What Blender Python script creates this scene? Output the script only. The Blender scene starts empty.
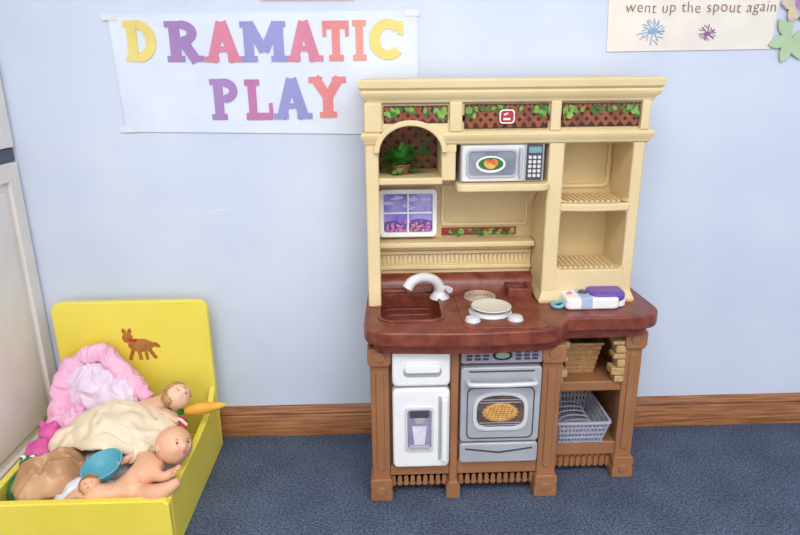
import bpy, bmesh, math, random
from mathutils import Vector, Matrix, Euler, noise
random.seed(7)
S=bpy.context.scene
try:
    S.view_settings.view_transform='Standard'
except Exception: pass

# ---------------------------------------------------------------- helpers
def lin(c):
    out=[]
    for v in c:
        v=v/255.0
        out.append(v/12.92 if v<=0.04045 else ((v+0.055)/1.055)**2.4)
    return (*out,1.0)
def mat(name,c,rough=0.5,c2=None,scale=8,bump=0.0,bscale=60,stretch=None,metal=0,spec=0.4,detail=4,lo=.35,hi=.65,bdist=.004):
    m=bpy.data.materials.new(name); m.use_nodes=True
    nt=m.node_tree; b=nt.nodes['Principled BSDF']
    b.inputs['Roughness'].default_value=rough; b.inputs['Metallic'].default_value=metal
    b.inputs['Specular IOR Level'].default_value=spec
    tc=nt.nodes.new('ShaderNodeTexCoord'); mp=nt.nodes.new('ShaderNodeMapping')
    nt.links.new(tc.outputs['Object'],mp.inputs[0])
    if stretch: mp.inputs['Scale'].default_value=stretch
    if c2 is None:
        c2=tuple(max(0,v*0.95) for v in c)
    n=nt.nodes.new('ShaderNodeTexNoise'); n.inputs['Scale'].default_value=scale; n.inputs['Detail'].default_value=detail
    nt.links.new(mp.outputs[0],n.inputs['Vector'])
    r=nt.nodes.new('ShaderNodeValToRGB'); r.color_ramp.elements[0].position=lo; r.color_ramp.elements[1].position=hi
    r.color_ramp.elements[0].color=lin(c2); r.color_ramp.elements[1].color=lin(c)
    nt.links.new(n.outputs['Fac'],r.inputs[0]); nt.links.new(r.outputs[0],b.inputs['Base Color'])
    if bump>0:
        n2=nt.nodes.new('ShaderNodeTexNoise'); n2.inputs['Scale'].default_value=bscale; n2.inputs['Detail'].default_value=5
        nt.links.new(mp.outputs[0],n2.inputs['Vector'])
        bp=nt.nodes.new('ShaderNodeBump'); bp.inputs['Strength'].default_value=bump; bp.inputs['Distance'].default_value=bdist
        nt.links.new(n2.outputs['Fac'],bp.inputs['Height']); nt.links.new(bp.outputs[0],b.inputs['Normal'])
    return m

def root(name,loc):
    e=bpy.data.objects.new(name,None); e.location=loc; e.empty_display_size=.05
    S.collection.objects.link(e); return e
def fin(name,me,m,parent=None,smooth=True,bevel=0,seg=3,loc=None,rot=None):
    o=bpy.data.objects.new(name,me); S.collection.objects.link(o)
    if m: me.materials.append(m)
    if smooth:
        for p in me.polygons: p.use_smooth=True
    if bevel>0:
        b=o.modifiers.new('bev','BEVEL'); b.width=bevel; b.segments=seg; b.limit_method='ANGLE'; b.angle_limit=math.radians(35); b.harden_normals=True
    elif smooth:
        try: me.set_sharp_from_angle(angle=math.radians(40))
        except Exception: pass
    if loc is not None: o.location=loc
    if rot is not None: o.rotation_euler=rot
    if parent:
        o.parent=parent; o.matrix_parent_inverse=Matrix.Translation(-Vector(parent.location))
    return o
def mesh(name,v,f):
    me=bpy.data.meshes.new(name); me.from_pydata([tuple(a) for a in v],[],f); me.update()
    bm=bmesh.new(); bm.from_mesh(me); bmesh.ops.recalc_face_normals(bm,faces=bm.faces); bm.to_mesh(me); bm.free()
    return me
def box(name,x0,x1,y0,y1,z0,z1,m,parent=None,bevel=0.003,seg=3):
    v=[(x,y,z) for x in(x0,x1) for y in(y0,y1) for z in(z0,z1)]
    f=[(0,1,3,2),(4,6,7,5),(0,4,5,1),(2,3,7,6),(0,2,6,4),(1,5,7,3)]
    return fin(name,mesh(name,v,f),m,parent,smooth=bevel>0,bevel=bevel,seg=seg)
def prism(name,pts,axis,a0,a1,m,parent=None,bevel=0.003,seg=3):
    n=len(pts)
    def P(p,a):
        return {'y':(p[0],a,p[1]),'z':(p[0],p[1],a),'x':(a,p[0],p[1])}[axis]
    v=[P(p,a0) for p in pts]+[P(p,a1) for p in pts]
    f=[tuple(range(n)),tuple(range(2*n-1,n-1,-1))]+[(i,(i+1)%n,n+(i+1)%n,n+i) for i in range(n)]
    return fin(name,mesh(name,v,f),m,parent,bevel=bevel,seg=seg)
def rrect(x0,x1,z0,z1,r,n=5):
    pts=[]
    for cx,cz,a in((x1-r,z1-r,0),(x0+r,z1-r,90),(x0+r,z0+r,180),(x1-r,z0+r,270)):
        for i in range(n+1):
            t=math.radians(a+90*i/n); pts.append((cx+r*math.cos(t),cz+r*math.sin(t)))
    return pts
def ring(name,outer,inner,axis,a0,a1,m,parent=None,bevel=0.0015):
    n=len(outer)
    def P(p,a):
        return {'y':(p[0],a,p[1]),'z':(p[0],p[1],a),'x':(a,p[0],p[1])}[axis]
    v=[P(p,a0) for p in outer]+[P(p,a0) for p in inner]+[P(p,a1) for p in outer]+[P(p,a1) for p in inner]
    f=[]
    for i in range(n):
        j=(i+1)%n
        f+=[(i,j,n+j,n+i),(2*n+i,3*n+i,3*n+j,2*n+j),(i,2*n+i,2*n+j,j),(n+i,n+j,3*n+j,3*n+i)]
    return fin(name,mesh(name,v,f),m,parent,bevel=bevel,seg=2)
def mold(name,x0,x1,yf,yb,prof,m,parent=None,bevel=0.0015):
    v=[];f=[]
    for o,z in prof: v+=[(x0-o,yf-o,z),(x1+o,yf-o,z),(x1+o,yb,z),(x0-o,yb,z)]
    k=len(prof)
    for i in range(k-1):
        for j in range(4): f.append((4*i+j,4*i+(j+1)%4,4*i+4+(j+1)%4,4*i+4+j))
    f.append((0,1,2,3)); f.append(tuple(4*(k-1)+j for j in(3,2,1,0)))
    return fin(name,mesh(name,v,f),m,parent,bevel=bevel,seg=2)
def lathe(name,prof,m,parent=None,loc=(0,0,0),rot=(0,0,0),n=40,sx=1,sy=1):
    v=[];f=[];k=len(prof)
    for i in range(n):
        a=2*math.pi*i/n
        for r,z in prof: v.append((r*math.cos(a)*sx,r*math.sin(a)*sy,z))
    for i in range(n):
        for j in range(k-1):
            a=i*k+j;b=((i+1)%n)*k+j; f.append((a,b,b+1,a+1))
    me=mesh(name,v,f)
    bm=bmesh.new(); bm.from_mesh(me); bmesh.ops.remove_doubles(bm,verts=bm.verts,dist=1e-5); bmesh.ops.recalc_face_normals(bm,faces=bm.faces); bm.to_mesh(me); bm.free()
    return fin(name,me,m,parent,loc=loc,rot=rot)
def tube(name,pts,r,m,parent=None,radii=None,closed=False,n=14,sub=8):
    P=[Vector(p) for p in pts]; out=[];R=[]
    k=len(P); rad=radii or [r]*k
    rng=range(k if closed else k-1)
    for i in rng:
        if closed: a,b,c,d=P[i-1],P[i],P[(i+1)%k],P[(i+2)%k]; r0,r1=rad[i],rad[(i+1)%k]
        else: a,b,c,d=P[max(i-1,0)],P[i],P[i+1],P[min(i+2,k-1)]; r0,r1=rad[i],rad[i+1]
        for s in range(sub):
            t=s/sub
            out.append(.5*((2*b)+(c-a)*t+(2*a-5*b+4*c-d)*t*t+(3*b-a-3*c+d)*t**3)); R.append(r0+(r1-r0)*t)
    if not closed: out.append(P[-1]); R.append(rad[-1])
    v=[];f=[];N=len(out); up=Vector((0,0,1)); prev=None
    for i,p in enumerate(out):
        t=(out[(i+1)%N]-out[i-1]) if closed else (out[min(i+1,N-1)]-out[max(i-1,0)])
        t.normalize()
        if prev is None:
            s=t.cross(up)
            if s.length<.1: s=t.cross(Vector((1,0,0)))
        else: s=prev-t*prev.dot(t)
        s.normalize(); prev=s; q=t.cross(s)
        for j in range(n):
            a=2*math.pi*j/n; v.append(p+(s*math.cos(a)+q*math.sin(a))*R[i])
    for i in range(N if closed else N-1):
        for j in range(n):
            a=i*n+j;b=i*n+(j+1)%n;c=((i+1)%N)*n+(j+1)%n;d=((i+1)%N)*n+j; f.append((a,b,c,d))
    if not closed: f.append(tuple(range(n))); f.append(tuple(range((N-1)*n,N*n)))
    return fin(name,mesh(name,v,f),m,parent)
def ball(name,loc,s,m,parent=None,rot=(0,0,0),nz=0,nf=20,sub=4):
    bm=bmesh.new(); bmesh.ops.create_icosphere(bm,subdivisions=sub,radius=1)
    for v in bm.verts:
        v.co=Vector((v.co.x*s[0],v.co.y*s[1],v.co.z*s[2]))
        if nz: v.co+=v.co.normalized()*noise.noise((v.co+Vector(loc)*3)*nf)*nz
    me=bpy.data.meshes.new(name); bm.to_mesh(me); bm.free()
    return fin(name,me,m,parent,loc=loc,rot=rot)
def boolcut(o,cutter):
    md=o.modifiers.new('cut','BOOLEAN'); md.object=cutter; md.operation='DIFFERENCE'; md.solver='EXACT'
    while o.modifiers[0]!=md:
        i=list(o.modifiers).index(md); o.modifiers.move(i,i-1)
    bpy.context.view_layer.update()
    dg=bpy.context.evaluated_depsgraph_get()
    bev=[m for m in o.modifiers if m.type=='BEVEL']
    for b in bev: b.show_viewport=False
    dg.update(); me=bpy.data.meshes.new_from_object(o.evaluated_get(dg))
    o.modifiers.remove(md); o.data=me
    for b in bev: b.show_viewport=True
def multi(name,polys,axis,a0,a1,m,parent=None,ez=1.5e-5):
    V=[];F=[]
    for k,pts in enumerate(polys):
        b=len(V);n=len(pts)
        def P(p,a): return {'y':(p[0],a,p[1]),'z':(p[0],p[1],a),'x':(a,p[0],p[1])}[axis]
        e=-ez*k
        V+=[P(p,a0+e) for p in pts]+[P(p,a1) for p in pts]
        F+=[tuple(b+i for i in range(n)),tuple(b+i for i in range(2*n-1,n-1,-1))]+[(b+i,b+(i+1)%n,b+n+(i+1)%n,b+n+i) for i in range(n)]
    return fin(name,mesh(name,V,F),m,parent,smooth=False)
def strip(p,q,w):
    p=Vector(p);q=Vector(q);d=(q-p).normalized();s=Vector((-d.y,d.x))*w/2
    return [tuple(p+s),tuple(p-s),tuple(q-s),tuple(q+s)]
def leaf(cx,cz,L,W,a):
    pts=[]
    for i in range(10):
        t=i/9; pts.append((t*L,W*math.sin(math.pi*t)**.8))
    for i in range(8,0,-1):
        t=i/9; pts.append((t*L,-W*math.sin(math.pi*t)**.8))
    c,s=math.cos(a),math.sin(a)
    return [(cx+x*c-y*s,cz+x*s+y*c) for x,y in pts]
def disc(cx,cz,r,n=16,sx=1,sz=1):
    return [(cx+r*sx*math.cos(2*math.pi*i/n),cz+r*sz*math.sin(2*math.pi*i/n)) for i in range(n)]

# ---------------------------------------------------------------- materials
M_wall=mat('wall_paint',(214,223,240),.6,(204,215,235),scale=2.6,bump=.35,bscale=9,spec=.3,detail=7)
def carpet():
    m=mat('carpet',(114,126,148),.95,(52,62,82),scale=170,bump=.8,bscale=420,spec=.08,detail=8,lo=.32,hi=.68)
    nt=m.node_tree; b=nt.nodes['Principled BSDF']
    tc=nt.nodes.new('ShaderNodeTexCoord'); n=nt.nodes.new('ShaderNodeTexNoise'); n.inputs['Scale'].default_value=7; n.inputs['Detail'].default_value=6
    nt.links.new(tc.outputs['Object'],n.inputs['Vector'])
    r=nt.nodes.new('ShaderNodeValToRGB'); r.color_ramp.elements[0].color=(.8,.8,.82,1); r.color_ramp.elements[1].color=(1.14,1.14,1.12,1)
    r.color_ramp.elements[0].position=.3; r.color_ramp.elements[1].position=.7
    nt.links.new(n.outputs['Fac'],r.inputs[0])
    mx=nt.nodes.new('ShaderNodeMix'); mx.data_type='RGBA'; mx.blend_type='MULTIPLY'; mx.inputs[0].default_value=1
    src=b.inputs['Base Color'].links[0].from_socket
    nt.links.new(src,mx.inputs[6]); nt.links.new(r.outputs[0],mx.inputs[7]); nt.links.new(mx.outputs[2],b.inputs['Base Color'])
    return m
M_carpet=carpet()
M_ceil=mat('ceiling_paint',(240,240,238),.8)
M_side=mat('side_wall_paint',(215,224,240),.6)
M_wood=mat('stained_wood',(180,122,80),.4,(126,78,46),scale=6,stretch=(1.2,26,26),bump=.15,bscale=20,detail=6)
M_cream=mat('cream_plastic',(230,209,164),.45,(223,200,152),scale=5,bump=.06,bscale=150)
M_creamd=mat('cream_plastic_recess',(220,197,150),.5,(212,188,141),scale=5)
M_brown=mat('caramel_plastic',(164,114,78),.45,(150,102,68),scale=6,bump=.06,bscale=150)
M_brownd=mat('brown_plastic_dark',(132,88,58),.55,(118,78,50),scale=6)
M_top=mat('terracotta_counter',(140,72,54),.33,(106,48,37),scale=34,spec=.5,detail=8)
M_white=mat('white_plastic',(243,243,243),.3,(237,237,239))
M_silver=mat('silver_plastic',(186,188,194),.3,(174,177,185),metal=.1)
M_silver2=mat('light_silver',(220,221,224),.28,(210,212,217),metal=.05)
M_dark=mat('dark_print',(45,42,48),.4)
M_dark2=mat('charcoal_print',(78,74,84),.4)
M_red=mat('red_print',(190,40,45),.4)
M_green=mat('leaf_green',(70,130,55),.5,(36,88,34),scale=60)
M_green2=mat('leaf_green_light',(150,185,90),.5,(95,145,55),scale=60)
M_latd=mat('lattice_dark',(60,28,20),.5)
M_latl=mat('lattice_slats',(160,88,56),.5,(120,62,40),scale=40)
M_purple=mat('window_print',(112,98,200),.4,(170,165,230),scale=18)
M_pinkfl=mat('flower_print',(205,110,170),.4,(150,80,160),scale=90)
M_stone=mat('stone_tan',(205,172,122),.6,(180,144,95),scale=40)
M_grey=mat('grey_rack',(178,179,196),.4)
M_pie=mat('pie_print',(216,166,98),.5,(180,122,60),scale=70)
M_paper=mat('laminated_paper',(224,232,246),.22,(213,223,241),scale=5,bump=.5,bscale=7,spec=.6)
M_cream_paper=mat('cream_paper',(246,238,228),.6)
M_yellow=mat('yellow_paint',(244,228,96),.4,(237,217,80),scale=4)
M_cab=mat('cabinet_paint',(234,229,223),.45,(228,222,215))
M_skin=mat('doll_skin',(236,184,150),.4,(228,172,138),scale=14)
M_skin2=mat('doll_skin_light',(243,200,170),.4)

# ---------------------------------------------------------------- room
box('floor',-1.9,2.2,-4.2,0.0,-.05,0,M_carpet,bevel=0)
box('wall_back',-1.9,2.2,0,.08,-.05,2.5,M_wall,bevel=0)
box('wall_left',-1.98,-1.9,-4.2,.08,-.05,2.5,M_side,bevel=0)
box('wall_right',2.2,2.28,-4.2,.08,-.05,2.5,M_side,bevel=0)
box('ceiling',-1.98,2.28,-4.2,.08,2.5,2.56,M_ceil,bevel=0)
prism('baseboard_back',[(0,0),(-.018,0),(-.018,.066),(-.013,.074),(-.016,.080),(-.013,.090),(-.006,.100),(0,.102)],'x',-1.08,2.2,M_wood,bevel=.001)

cab=root('storage_cabinet',(-1.28,-.45,0))
box('carcass',-1.6,-1.075,-1.1,-.005,0,1.95,M_cab,cab,.003)
def panel_door(nm,z0,z1):
    y0,y1=-.66,-.012
    box(nm+'_slab',-1.075,-1.066,y0,y1,z0,z1,M_cab,cab,.002)
    for a,b,c,d in((y0,y0+.05,z0,z1),(y1-.05,y1,z0,z1),(y0+.05,y1-.05,z0,z0+.05),(y0+.05,y1-.05,z1-.05,z1)):
        box(nm+'_rail',-1.067,-1.054,a,b,c,d,M_cab,cab,.003)
    box(nm+'_field',-1.067,-1.058,y0+.075,y1-.075,z0+.075,z1-.075,M_cab,cab,.004)
panel_door('lower_door',.06,.885)
panel_door('upper_door',.925,1.9)
box('dark_seam',-1.075,-1.062,-.67,-.006,.888,.922,mat('dark_seam',(84,92,108),.5),cab,.001)

# ---------------------------------------------------------------- posters
def glyph(ch):
    st=[]
    def L(*p,w=.22): 
        for a,b in zip(p[:-1],p[1:]): st.append(strip(a,b,w))
    def arc(cx,cy,rx,ry,a0,a1,w,n=18):
        pts=[];inn=[]
        for i in range(n+1):
            t=math.radians(a0+(a1-a0)*i/n)
            pts.append((cx+(rx+w/2)*math.cos(t),cy+(ry+w/2*.8)*math.sin(t)))
            inn.append((cx+(rx-w/2)*math.cos(t),cy+(ry-w/2*.8)*math.sin(t)))
        for i in range(n): st.append([pts[i],inn[i],inn[i+1],pts[i+1]])
    s=.15
    if ch=='D':
        L((.24,0),(.24,1),w=.3);L((0,.065),(.45,.065),w=s);L((0,.935),(.45,.935),w=s);arc(.4,.5,.4,.41,90,-90,.3)
    if ch in'RP':
        L((.26,0),(.26,1),w=.3);L((0,.065),(.5,.065),w=s);L((0,.935),(.5,.935),w=s);arc(.45,.72,.3,.2,90,-90,.26)
        L((.3,.52),(.5,.52),w=.15)
    if ch=='R': L((.48,.5),(.82,.0),w=.28);L((.68,.065),(1.02,.065),w=s)
    if ch=='A':
        L((.5,1),(.18,.0),w=.26);L((.5,1),(.82,.0),w=.28);L((.28,.32),(.72,.32),w=.14);L((-.02,.065),(.38,.065),w=s);L((.62,.065),(1.04,.065),w=s)
    if ch=='M':
        L((.16,0),(.16,1),w=.22);L((.84,0),(.84,1),w=.24);L((.18,.98),(.5,.25),w=.22);L((.82,.98),(.5,.25),w=.22)
        L((-.02,.065),(.34,.065),w=s);L((.66,.065),(1.02,.065),w=s);L((-.02,.935),(.25,.935),w=s);L((.75,.935),(1.02,.935),w=s)
    if ch=='T':
        L((.5,0),(.5,1),w=.3);L((0,.9),(1,.9),w=.2);L((.07,.6),(.07,1),w=.14);L((.93,.6),(.93,1),w=.14);L((.22,.065),(.78,.065),w=s)
    if ch=='I': L((.5,0),(.5,1),w=.5);L((.05,.065),(.95,.065),w=s);L((.05,.935),(.95,.935),w=s)
    if ch=='C': arc(.52,.5,.38,.4,42,318,.3); L((.88,.62),(.88,.95),w=.16)
    if ch=='L': L((.26,0),(.26,1),w=.3);L((0,.935),(.55,.935),w=s);L((0,.09),(.98,.09),w=.18);L((.92,.1),(.92,.42),w=.14)
    if ch=='Y':
        L((.5,.5),(.15,.98),w=.26);L((.5,.5),(.85,.98),w=.26);L((.5,0),(.5,.55),w=.3);L((.25,.065),(.75,.065),w=s);L((-.04,.935),(.36,.935),w=s);L((.64,.935),(1.04,.935),w=s)
    return st
ban=root('dramatic_play_banner',(-.36,0,1.1))
def sheet(name,c,m,parent,y0=-.003,amp=.0012):
    n=30;v=[];f=[]
    for j in range(n+1):
        for i in range(n+1):
            u=i/n;w=j/n
            x=(1-w)*((1-u)*c[0][0]+u*c[1][0])+w*((1-u)*c[3][0]+u*c[2][0])
            z=(1-w)*((1-u)*c[0][1]+u*c[1][1])+w*((1-u)*c[3][1]+u*c[2][1])
            v.append((x,y0-amp*(1+noise.noise(Vector((x*7,z*9,0)))),z))
    for j in range(n):
        for i in range(n):
            a=j*(n+1)+i; f.append((a,a+1,a+n+2,a+n+1))
    prism(name+'_backing',[(c[k][0],c[k][1]) for k in range(4)],'y',-.0022,0,m,parent,0)
    return fin(name,mesh(name,v,f),m,parent)
sheet('paper',[(-.755,1.262),(.060,1.268),(.060,.945),(-.745,.962)],M_paper,ban)
LC={'y':(240,220,128),'p':(170,132,192),'k':(222,134,162),'b':(152,152,212),'c':(234,142,142),'o':(232,160,146),'m':(196,124,176)}
LM={k:mat('letter_'+k,v,.5) for k,v in LC.items()}
def word(s,base,h,dx,tag):
    for i,(ch,x0,x1,col,dz) in enumerate(s):
        polys=[[(dx+x0+(x1-x0)*p[0],base+dz+h*p[1]) for p in poly] for poly in glyph(ch)]
        y=-.0068-.0006*(i%2)
        multi('letter_%s_%s%d'%(ch,tag,i),polys,'y',y,-.0052,LM[col],ban)
word([('D',-.733,-.645,'y',.004),('R',-.624,-.530,'p',.002),('A',-.524,-.426,'k',0),('M',-.424,-.308,'b',.0),('A',-.305,-.212,'k',0),('T',-.208,-.138,'c',.001),('I',-.130,-.090,'o',.001),('C',-.083,.012,'y',.003)],1.143,.100,.014,'a')
word([('P',-.518,-.434,'p',0),('L',-.424,-.350,'m',-.002),('A',-.347,-.247,'b',0),('Y',-.246,-.152,'c',.003)],.992,.106,.012,'b')
for i,(x,z) in enumerate([(-.75,1.257),(.045,1.262),(-.74,.968)]):
    box('tape_%d'%i,x-.02,x+.02,-.0062,-.0045,z-.008,z+.008,mat('tape%d'%i,(226,230,236),.3),ban,0)
sg=root('wall_sign',(-.22,0,1.33))
box('card',-.345,-.115,-.004,0,1.296,1.42,mat('magenta_card',(150,50,110),.5),sg,.0005)
box('card_backing',-.355,-.105,-.002,0,1.292,1.43,mat('pink_card',(225,190,205),.5),sg,.0005)

def text(name,s,size,x,z,y,m,parent,sx=1,off=0):
    c=bpy.data.curves.new(name,'FONT'); c.body=s; c.size=size; c.offset=off; c.extrude=.0002; c.resolution_u=3; c.space_character=1.08
    o=bpy.data.objects.new(name+'_t',c); S.collection.objects.link(o)
    bpy.context.view_layer.update(); dg=bpy.context.evaluated_depsgraph_get()
    me=bpy.data.meshes.new_from_object(o.evaluated_get(dg)); bpy.data.objects.remove(o)
    me.transform(Matrix.Translation((x,y,z))@Matrix.Rotation(math.pi/2,4,'X')@Matrix.Diagonal((sx,1,1,1)))
    for v in me.vertices:
        v.co.z+=.0018*math.sin((v.co.x-x)*55)
        v.co.x+=(v.co.z-z)*.06*math.sin((v.co.x-x)*23)
    me.materials.clear()
    return fin(name,me,m,parent,smooth=False)
po=root('song_poster',(.79,0,1.27))
sheet('paper',[(.568,1.37),(1.040,1.37),(1.028,1.163),(.576,1.160)],M_cream_paper,po)
M_ink=mat('brown_ink',(140,92,84),.6)
text('handwriting','went up the spout again',.0405,.617,1.258,-.0062,M_ink,po,sx=.96,off=-.0006)
def scribble(nm,cx,cz,r,n,col,parent):
    polys=[]
    for i in range(n):
        a=2*math.pi*i/n+random.uniform(-.2,.2); l=r*random.uniform(.7,1.15)
        polys.append(strip((cx+r*.2*math.cos(a),cz+r*.15*math.sin(a)),(cx+l*math.cos(a),cz+l*.8*math.sin(a)),.0022))
        polys.append(strip((cx+l*.6*math.cos(a+.2),cz+l*.5*math.sin(a+.2)),(cx+l*math.cos(a+.45),cz+l*.8*math.sin(a+.45)),.0016))
    polys.append(disc(cx,cz,r*.22,12,1.4,.8))
    multi(nm,polys,'y',-.0064,-.005,mat(nm,col,.6),parent)
scribble('rain_drawing',.698,1.212,.042,11,(140,178,218),po)
scribble('spider_drawing',.848,1.204,.028,8,(150,96,156),po)
fl=root('paper_flower',(1.07,0,1.22))
multi('leaves',[leaf(1.082,1.190,.065,.016,a) for a in(.2,2.3,3.4,4.4,5.3)],'y',-.0095,-.0065,mat('paper_leaf',(186,212,170),.6),fl)
multi('stem',[strip((1.066,1.18),(1.097,1.38),.018)],'y',-.0085,0,mat('paper_stem',(196,214,170),.6),fl)
multi('petals',[leaf(1.092,1.280,.055,.018,a*math.pi/3) for a in range(6)],'y',-.011,-.0082,mat('paper_petal',(225,212,160),.6,(200,170,205),scale=30),fl)
multi('flower_centre',[disc(1.092,1.280,.018)],'y',-.0125,-.010,mat('paper_centre',(180,140,190),.6),fl)
sc=root('wall_scuff',(-.56,0,.73))
multi('chip',[leaf(-.62,.732,.12,.0016,-.03),leaf(-.54,.736,.06,.002,.05),leaf(-.60,.722,.04,.001,0),leaf(-.43,.69,.02,.001,.4),leaf(-.72,.60,.015,.001,1.2),leaf(.72,.83,.02,.001,.3),leaf(.84,.56,.02,.0012,-.4)],'y',-.0005,0,mat('plaster_chip',(232,235,241),.7),sc)

# ---------------------------------------------------------------- play kitchen
K=root('play_kitchen',(.28,-.18,0))
YB=-.03
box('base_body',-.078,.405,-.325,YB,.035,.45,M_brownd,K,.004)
def post(nm,x0,x1,yf,foot=True,w=.006):
    box(nm+'_shaft',x0,x1,yf,yf+.03,.05,.45,M_brown,K,.004)
    mx=(x0+x1)/2; hw=(x1-x0)/2
    if foot:
        pts=[(x0-w,0),(x0-w,.03),(x0-w+.004,.036),(x0-w,.042),(x0-w,.060),(x0,.068),(x1,.068),(x1+w,.060),(x1+w,.042),(x1+w-.004,.036),(x1+w,.03),(x1+w,0)]
        prism(nm+'_foot',pts,'y',yf-.012,yf+.05,M_brown,K,.004)
        lathe(nm+'_foot_boss',[(0,.006),(.012,.004),(.015,0)],M_brown,K,loc=(mx,yf-.011,.030),rot=(math.pi/2,0,0))
        prism(nm+'_cap',[(x0-w,.45),(x0-w,.412),(x0,.400),(x1,.400),(x1+w,.412),(x1+w,.45)],'y',yf-.012,yf+.03,M_brown,K,.004)
        lathe(nm+'_cap_boss',[(0,.006),(.013,.004),(.016,0)],M_brown,K,loc=(mx,yf-.011,.428),rot=(math.pi/2,0,0))
    prism(nm+'_flute',rrect(mx-hw*.42,mx+hw*.42,.09,.385,hw*.4),'y',yf-.005,yf+.002,M_brown,K,.0025)
post('left_post',-.082,-.034,-.342)
post('centre_post',.361,.412,-.342)
box('divider_post_shaft',.124,.146,-.343,-.31,.03,.45,M_brown,K,.005)
prism('divider_post_foot',[(.116,0),(.116,.04),(.124,.055),(.146,.055),(.154,.04),(.154,0)],'y',-.352,-.30,M_brown,K,.004)
box('back_foot_l',-.08,-.03,-.09,YB,0,.05,M_brown,K,.004)
box('back_foot_r',.58,.645,-.09,YB,0,.06,M_brown,K,.004)
def kick(nm,x0,x1,y,z0,z1):
    box(nm,x0,x1,y,y+.02,z0,z1,M_brown,K,.002)
    n=int((x1-x0)/.017)
    for i in range(n):
        a=x0+(x1-x0)*(i+.12)/n; b=x0+(x1-x0)*(i+.82)/n
        prism(nm+'_rib',[(a,z0),(b,z0),(b,z1-.012),((a+b)/2,z1-.004),(a,z1-.012)],'y',y-.006,y+.004,M_brown,K,.0015,2)
kick('kick_left',-.034,.122,-.325,.032,.070)
kick('kick_mid',.150,.361,-.325,.032,.070)
kick('kick_right',.412,.60,-.245,.022,.062)
box('rail_left',-.034,.124,-.338,-.31,.070,.098,M_brown,K,.003)
box('rail_mid',.146,.361,-.338,-.31,.070,.112,M_brown,K,.003)
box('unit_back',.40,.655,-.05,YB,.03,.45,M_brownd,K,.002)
box('unit_side',.612,.650,-.262,YB,.03,.45,M_brown,K,.005)
post('right_post',.602,.650,-.268)
box('unit_shelf',.40,.64,-.262,YB,.268,.298,M_brown,K,.005)
box('unit_bottom',.40,.64,-.262,YB,.066,.108,M_brown,K,.005)
box('unit_fascia',.40,.64,-.258,-.23,.425,.45,M_brown,K,.003)
random.seed(3)
for side in(0,1):
    z=.300
    i=0
    while z<.418:
        h=random.choice([.017,.021,.024]); w=[.026,.036,.022,.034,.028,.038][i%6]; i+=1
        z1=min(z+h,.424)
        if side==0: box('stone',.413,.413+w,-.275,-.235,z,z1-.002,M_stone,K,.004)
        else: box('stone',.604-w,.604,-.275,-.235,z,z1-.002,M_stone,K,.004)
        z+=h
prism('freezer_door',rrect(-.026,.122,.345,.448,.014),'y',-.358,-.32,M_white,K,.008,4)
prism('freezer_handle_recess',rrect(.002,.100,.372,.402,.013),'y',-.3595,-.35,M_silver,K,.002)
prism('freezer_handle',rrect(.006,.096,.386,.410,.008),'y',-.368,-.35,M_white,K,.004)
prism('fridge_door',rrect(-.026,.122,.106,.338,.014),'y',-.358,-.32,M_white,K,.008,4)
prism('fridge_handle',rrect(.100,.116,.13,.318,.007),'y',-.374,-.35,M_white,K,.005)
prism('handle_groove',rrect(.092,.099,.13,.318,.003),'y',-.3595,-.35,M_silver,K,.001)
ring('dispenser_frame',rrect(.006,.080,.158,.288,.010),rrect(.012,.074,.166,.280,.008),'y',-.363,-.355,M_silver2,K)
prism('dispenser_back',rrect(.011,.075,.165,.281,.008),'y',-.3592,-.35,mat('dispenser_print',(162,154,184),.4,(134,126,162),scale=20),K,.0)
prism('dispenser_panel',rrect(.018,.068,.256,.276,.004),'y',-.3605,-.358,M_dark2,K,0)
prism('dispenser_spout',[(.028,.256),(.058,.256),(.052,.240),(.034,.240)],'y',-.3625,-.358,M_silver,K,.001)
prism('printed_glass',[(.030,.178),(.056,.178),(.062,.232),(.024,.232)],'y',-.361,-.358,mat('glass_print',(232,232,240),.3,(205,205,222),scale=40),K,0)
prism('dispenser_tray',rrect(.016,.070,.166,.176,.003),'y',-.366,-.358,M_silver,K,.001)
# oven
prism('control_panel',rrect(.150,.358,.402,.446,.006),'y',-.350,-.32,mat('control_grey',(162,158,176),.35),K,.003)
multi('panel_clock',[disc(.254,.425,.017,24,1.5,.8)],'y',-.3525,-.349,M_dark,K)
multi('panel_clock_face',[disc(.254,.425,.012,24,1.5,.7)],'y',-.3532,-.352,mat('clock_print',(150,175,150),.4),K)
pb=[]
for s in(0,1):
    for r in range(3):
        for c in range(3):
            x=(.163 if s==0 else .288)+c*.021; z=.434-r*.0095
            pb.append([(x,z-.0032),(x+.014+.003*((r+c)%2),z-.0032),(x+.014,z+.0026),(x,z+.0026)])
multi('panel_print',pb,'y',-.3515,-.349,M_dark2,K)
prism('oven_door',rrect(.150,.358,.176,.392,.010),'y',-.352,-.32,M_silver,K,.005)
prism('oven_drawer',rrect(.150,.358,.112,.171,.010),'y',-.352,-.32,M_silver,K,.005)
prism('drawer_groove',[(.165,.158),(.254,.146),(.343,.158),(.343,.154),(.254,.141),(.165,.154)],'y',-.3535,-.35,M_dark2,K,0)
multi('oven_vent',[strip((.17,.381),(.338,.381),.004)],'y',-.3532,-.351,M_dark2,K)
tube('oven_handle',[(.168,-.350,.352),(.172,-.375,.356),(.21,-.380,.357),(.254,-.382,.357),(.298,-.380,.357),(.336,-.375,.356),(.340,-.350,.352)],.0065,M_silver2,K)
def ovalw(e):
    pts=[]
    for i in range(40):
        t=2*math.pi*i/40
        c,s=math.cos(t),math.sin(t)
        x=.254+(.062+e)*abs(c)**.55*(1 if c>0 else -1); z=.262+(.046+e)*abs(s)**.6*(1 if s>0 else -1)
        pts.append((x,z+ .006*math.cos((x-.254)/.062*1.5)))
    return pts
ring('oven_window_rim',ovalw(.010),ovalw(0),'y',-.357,-.350,M_silver2,K)
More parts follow.
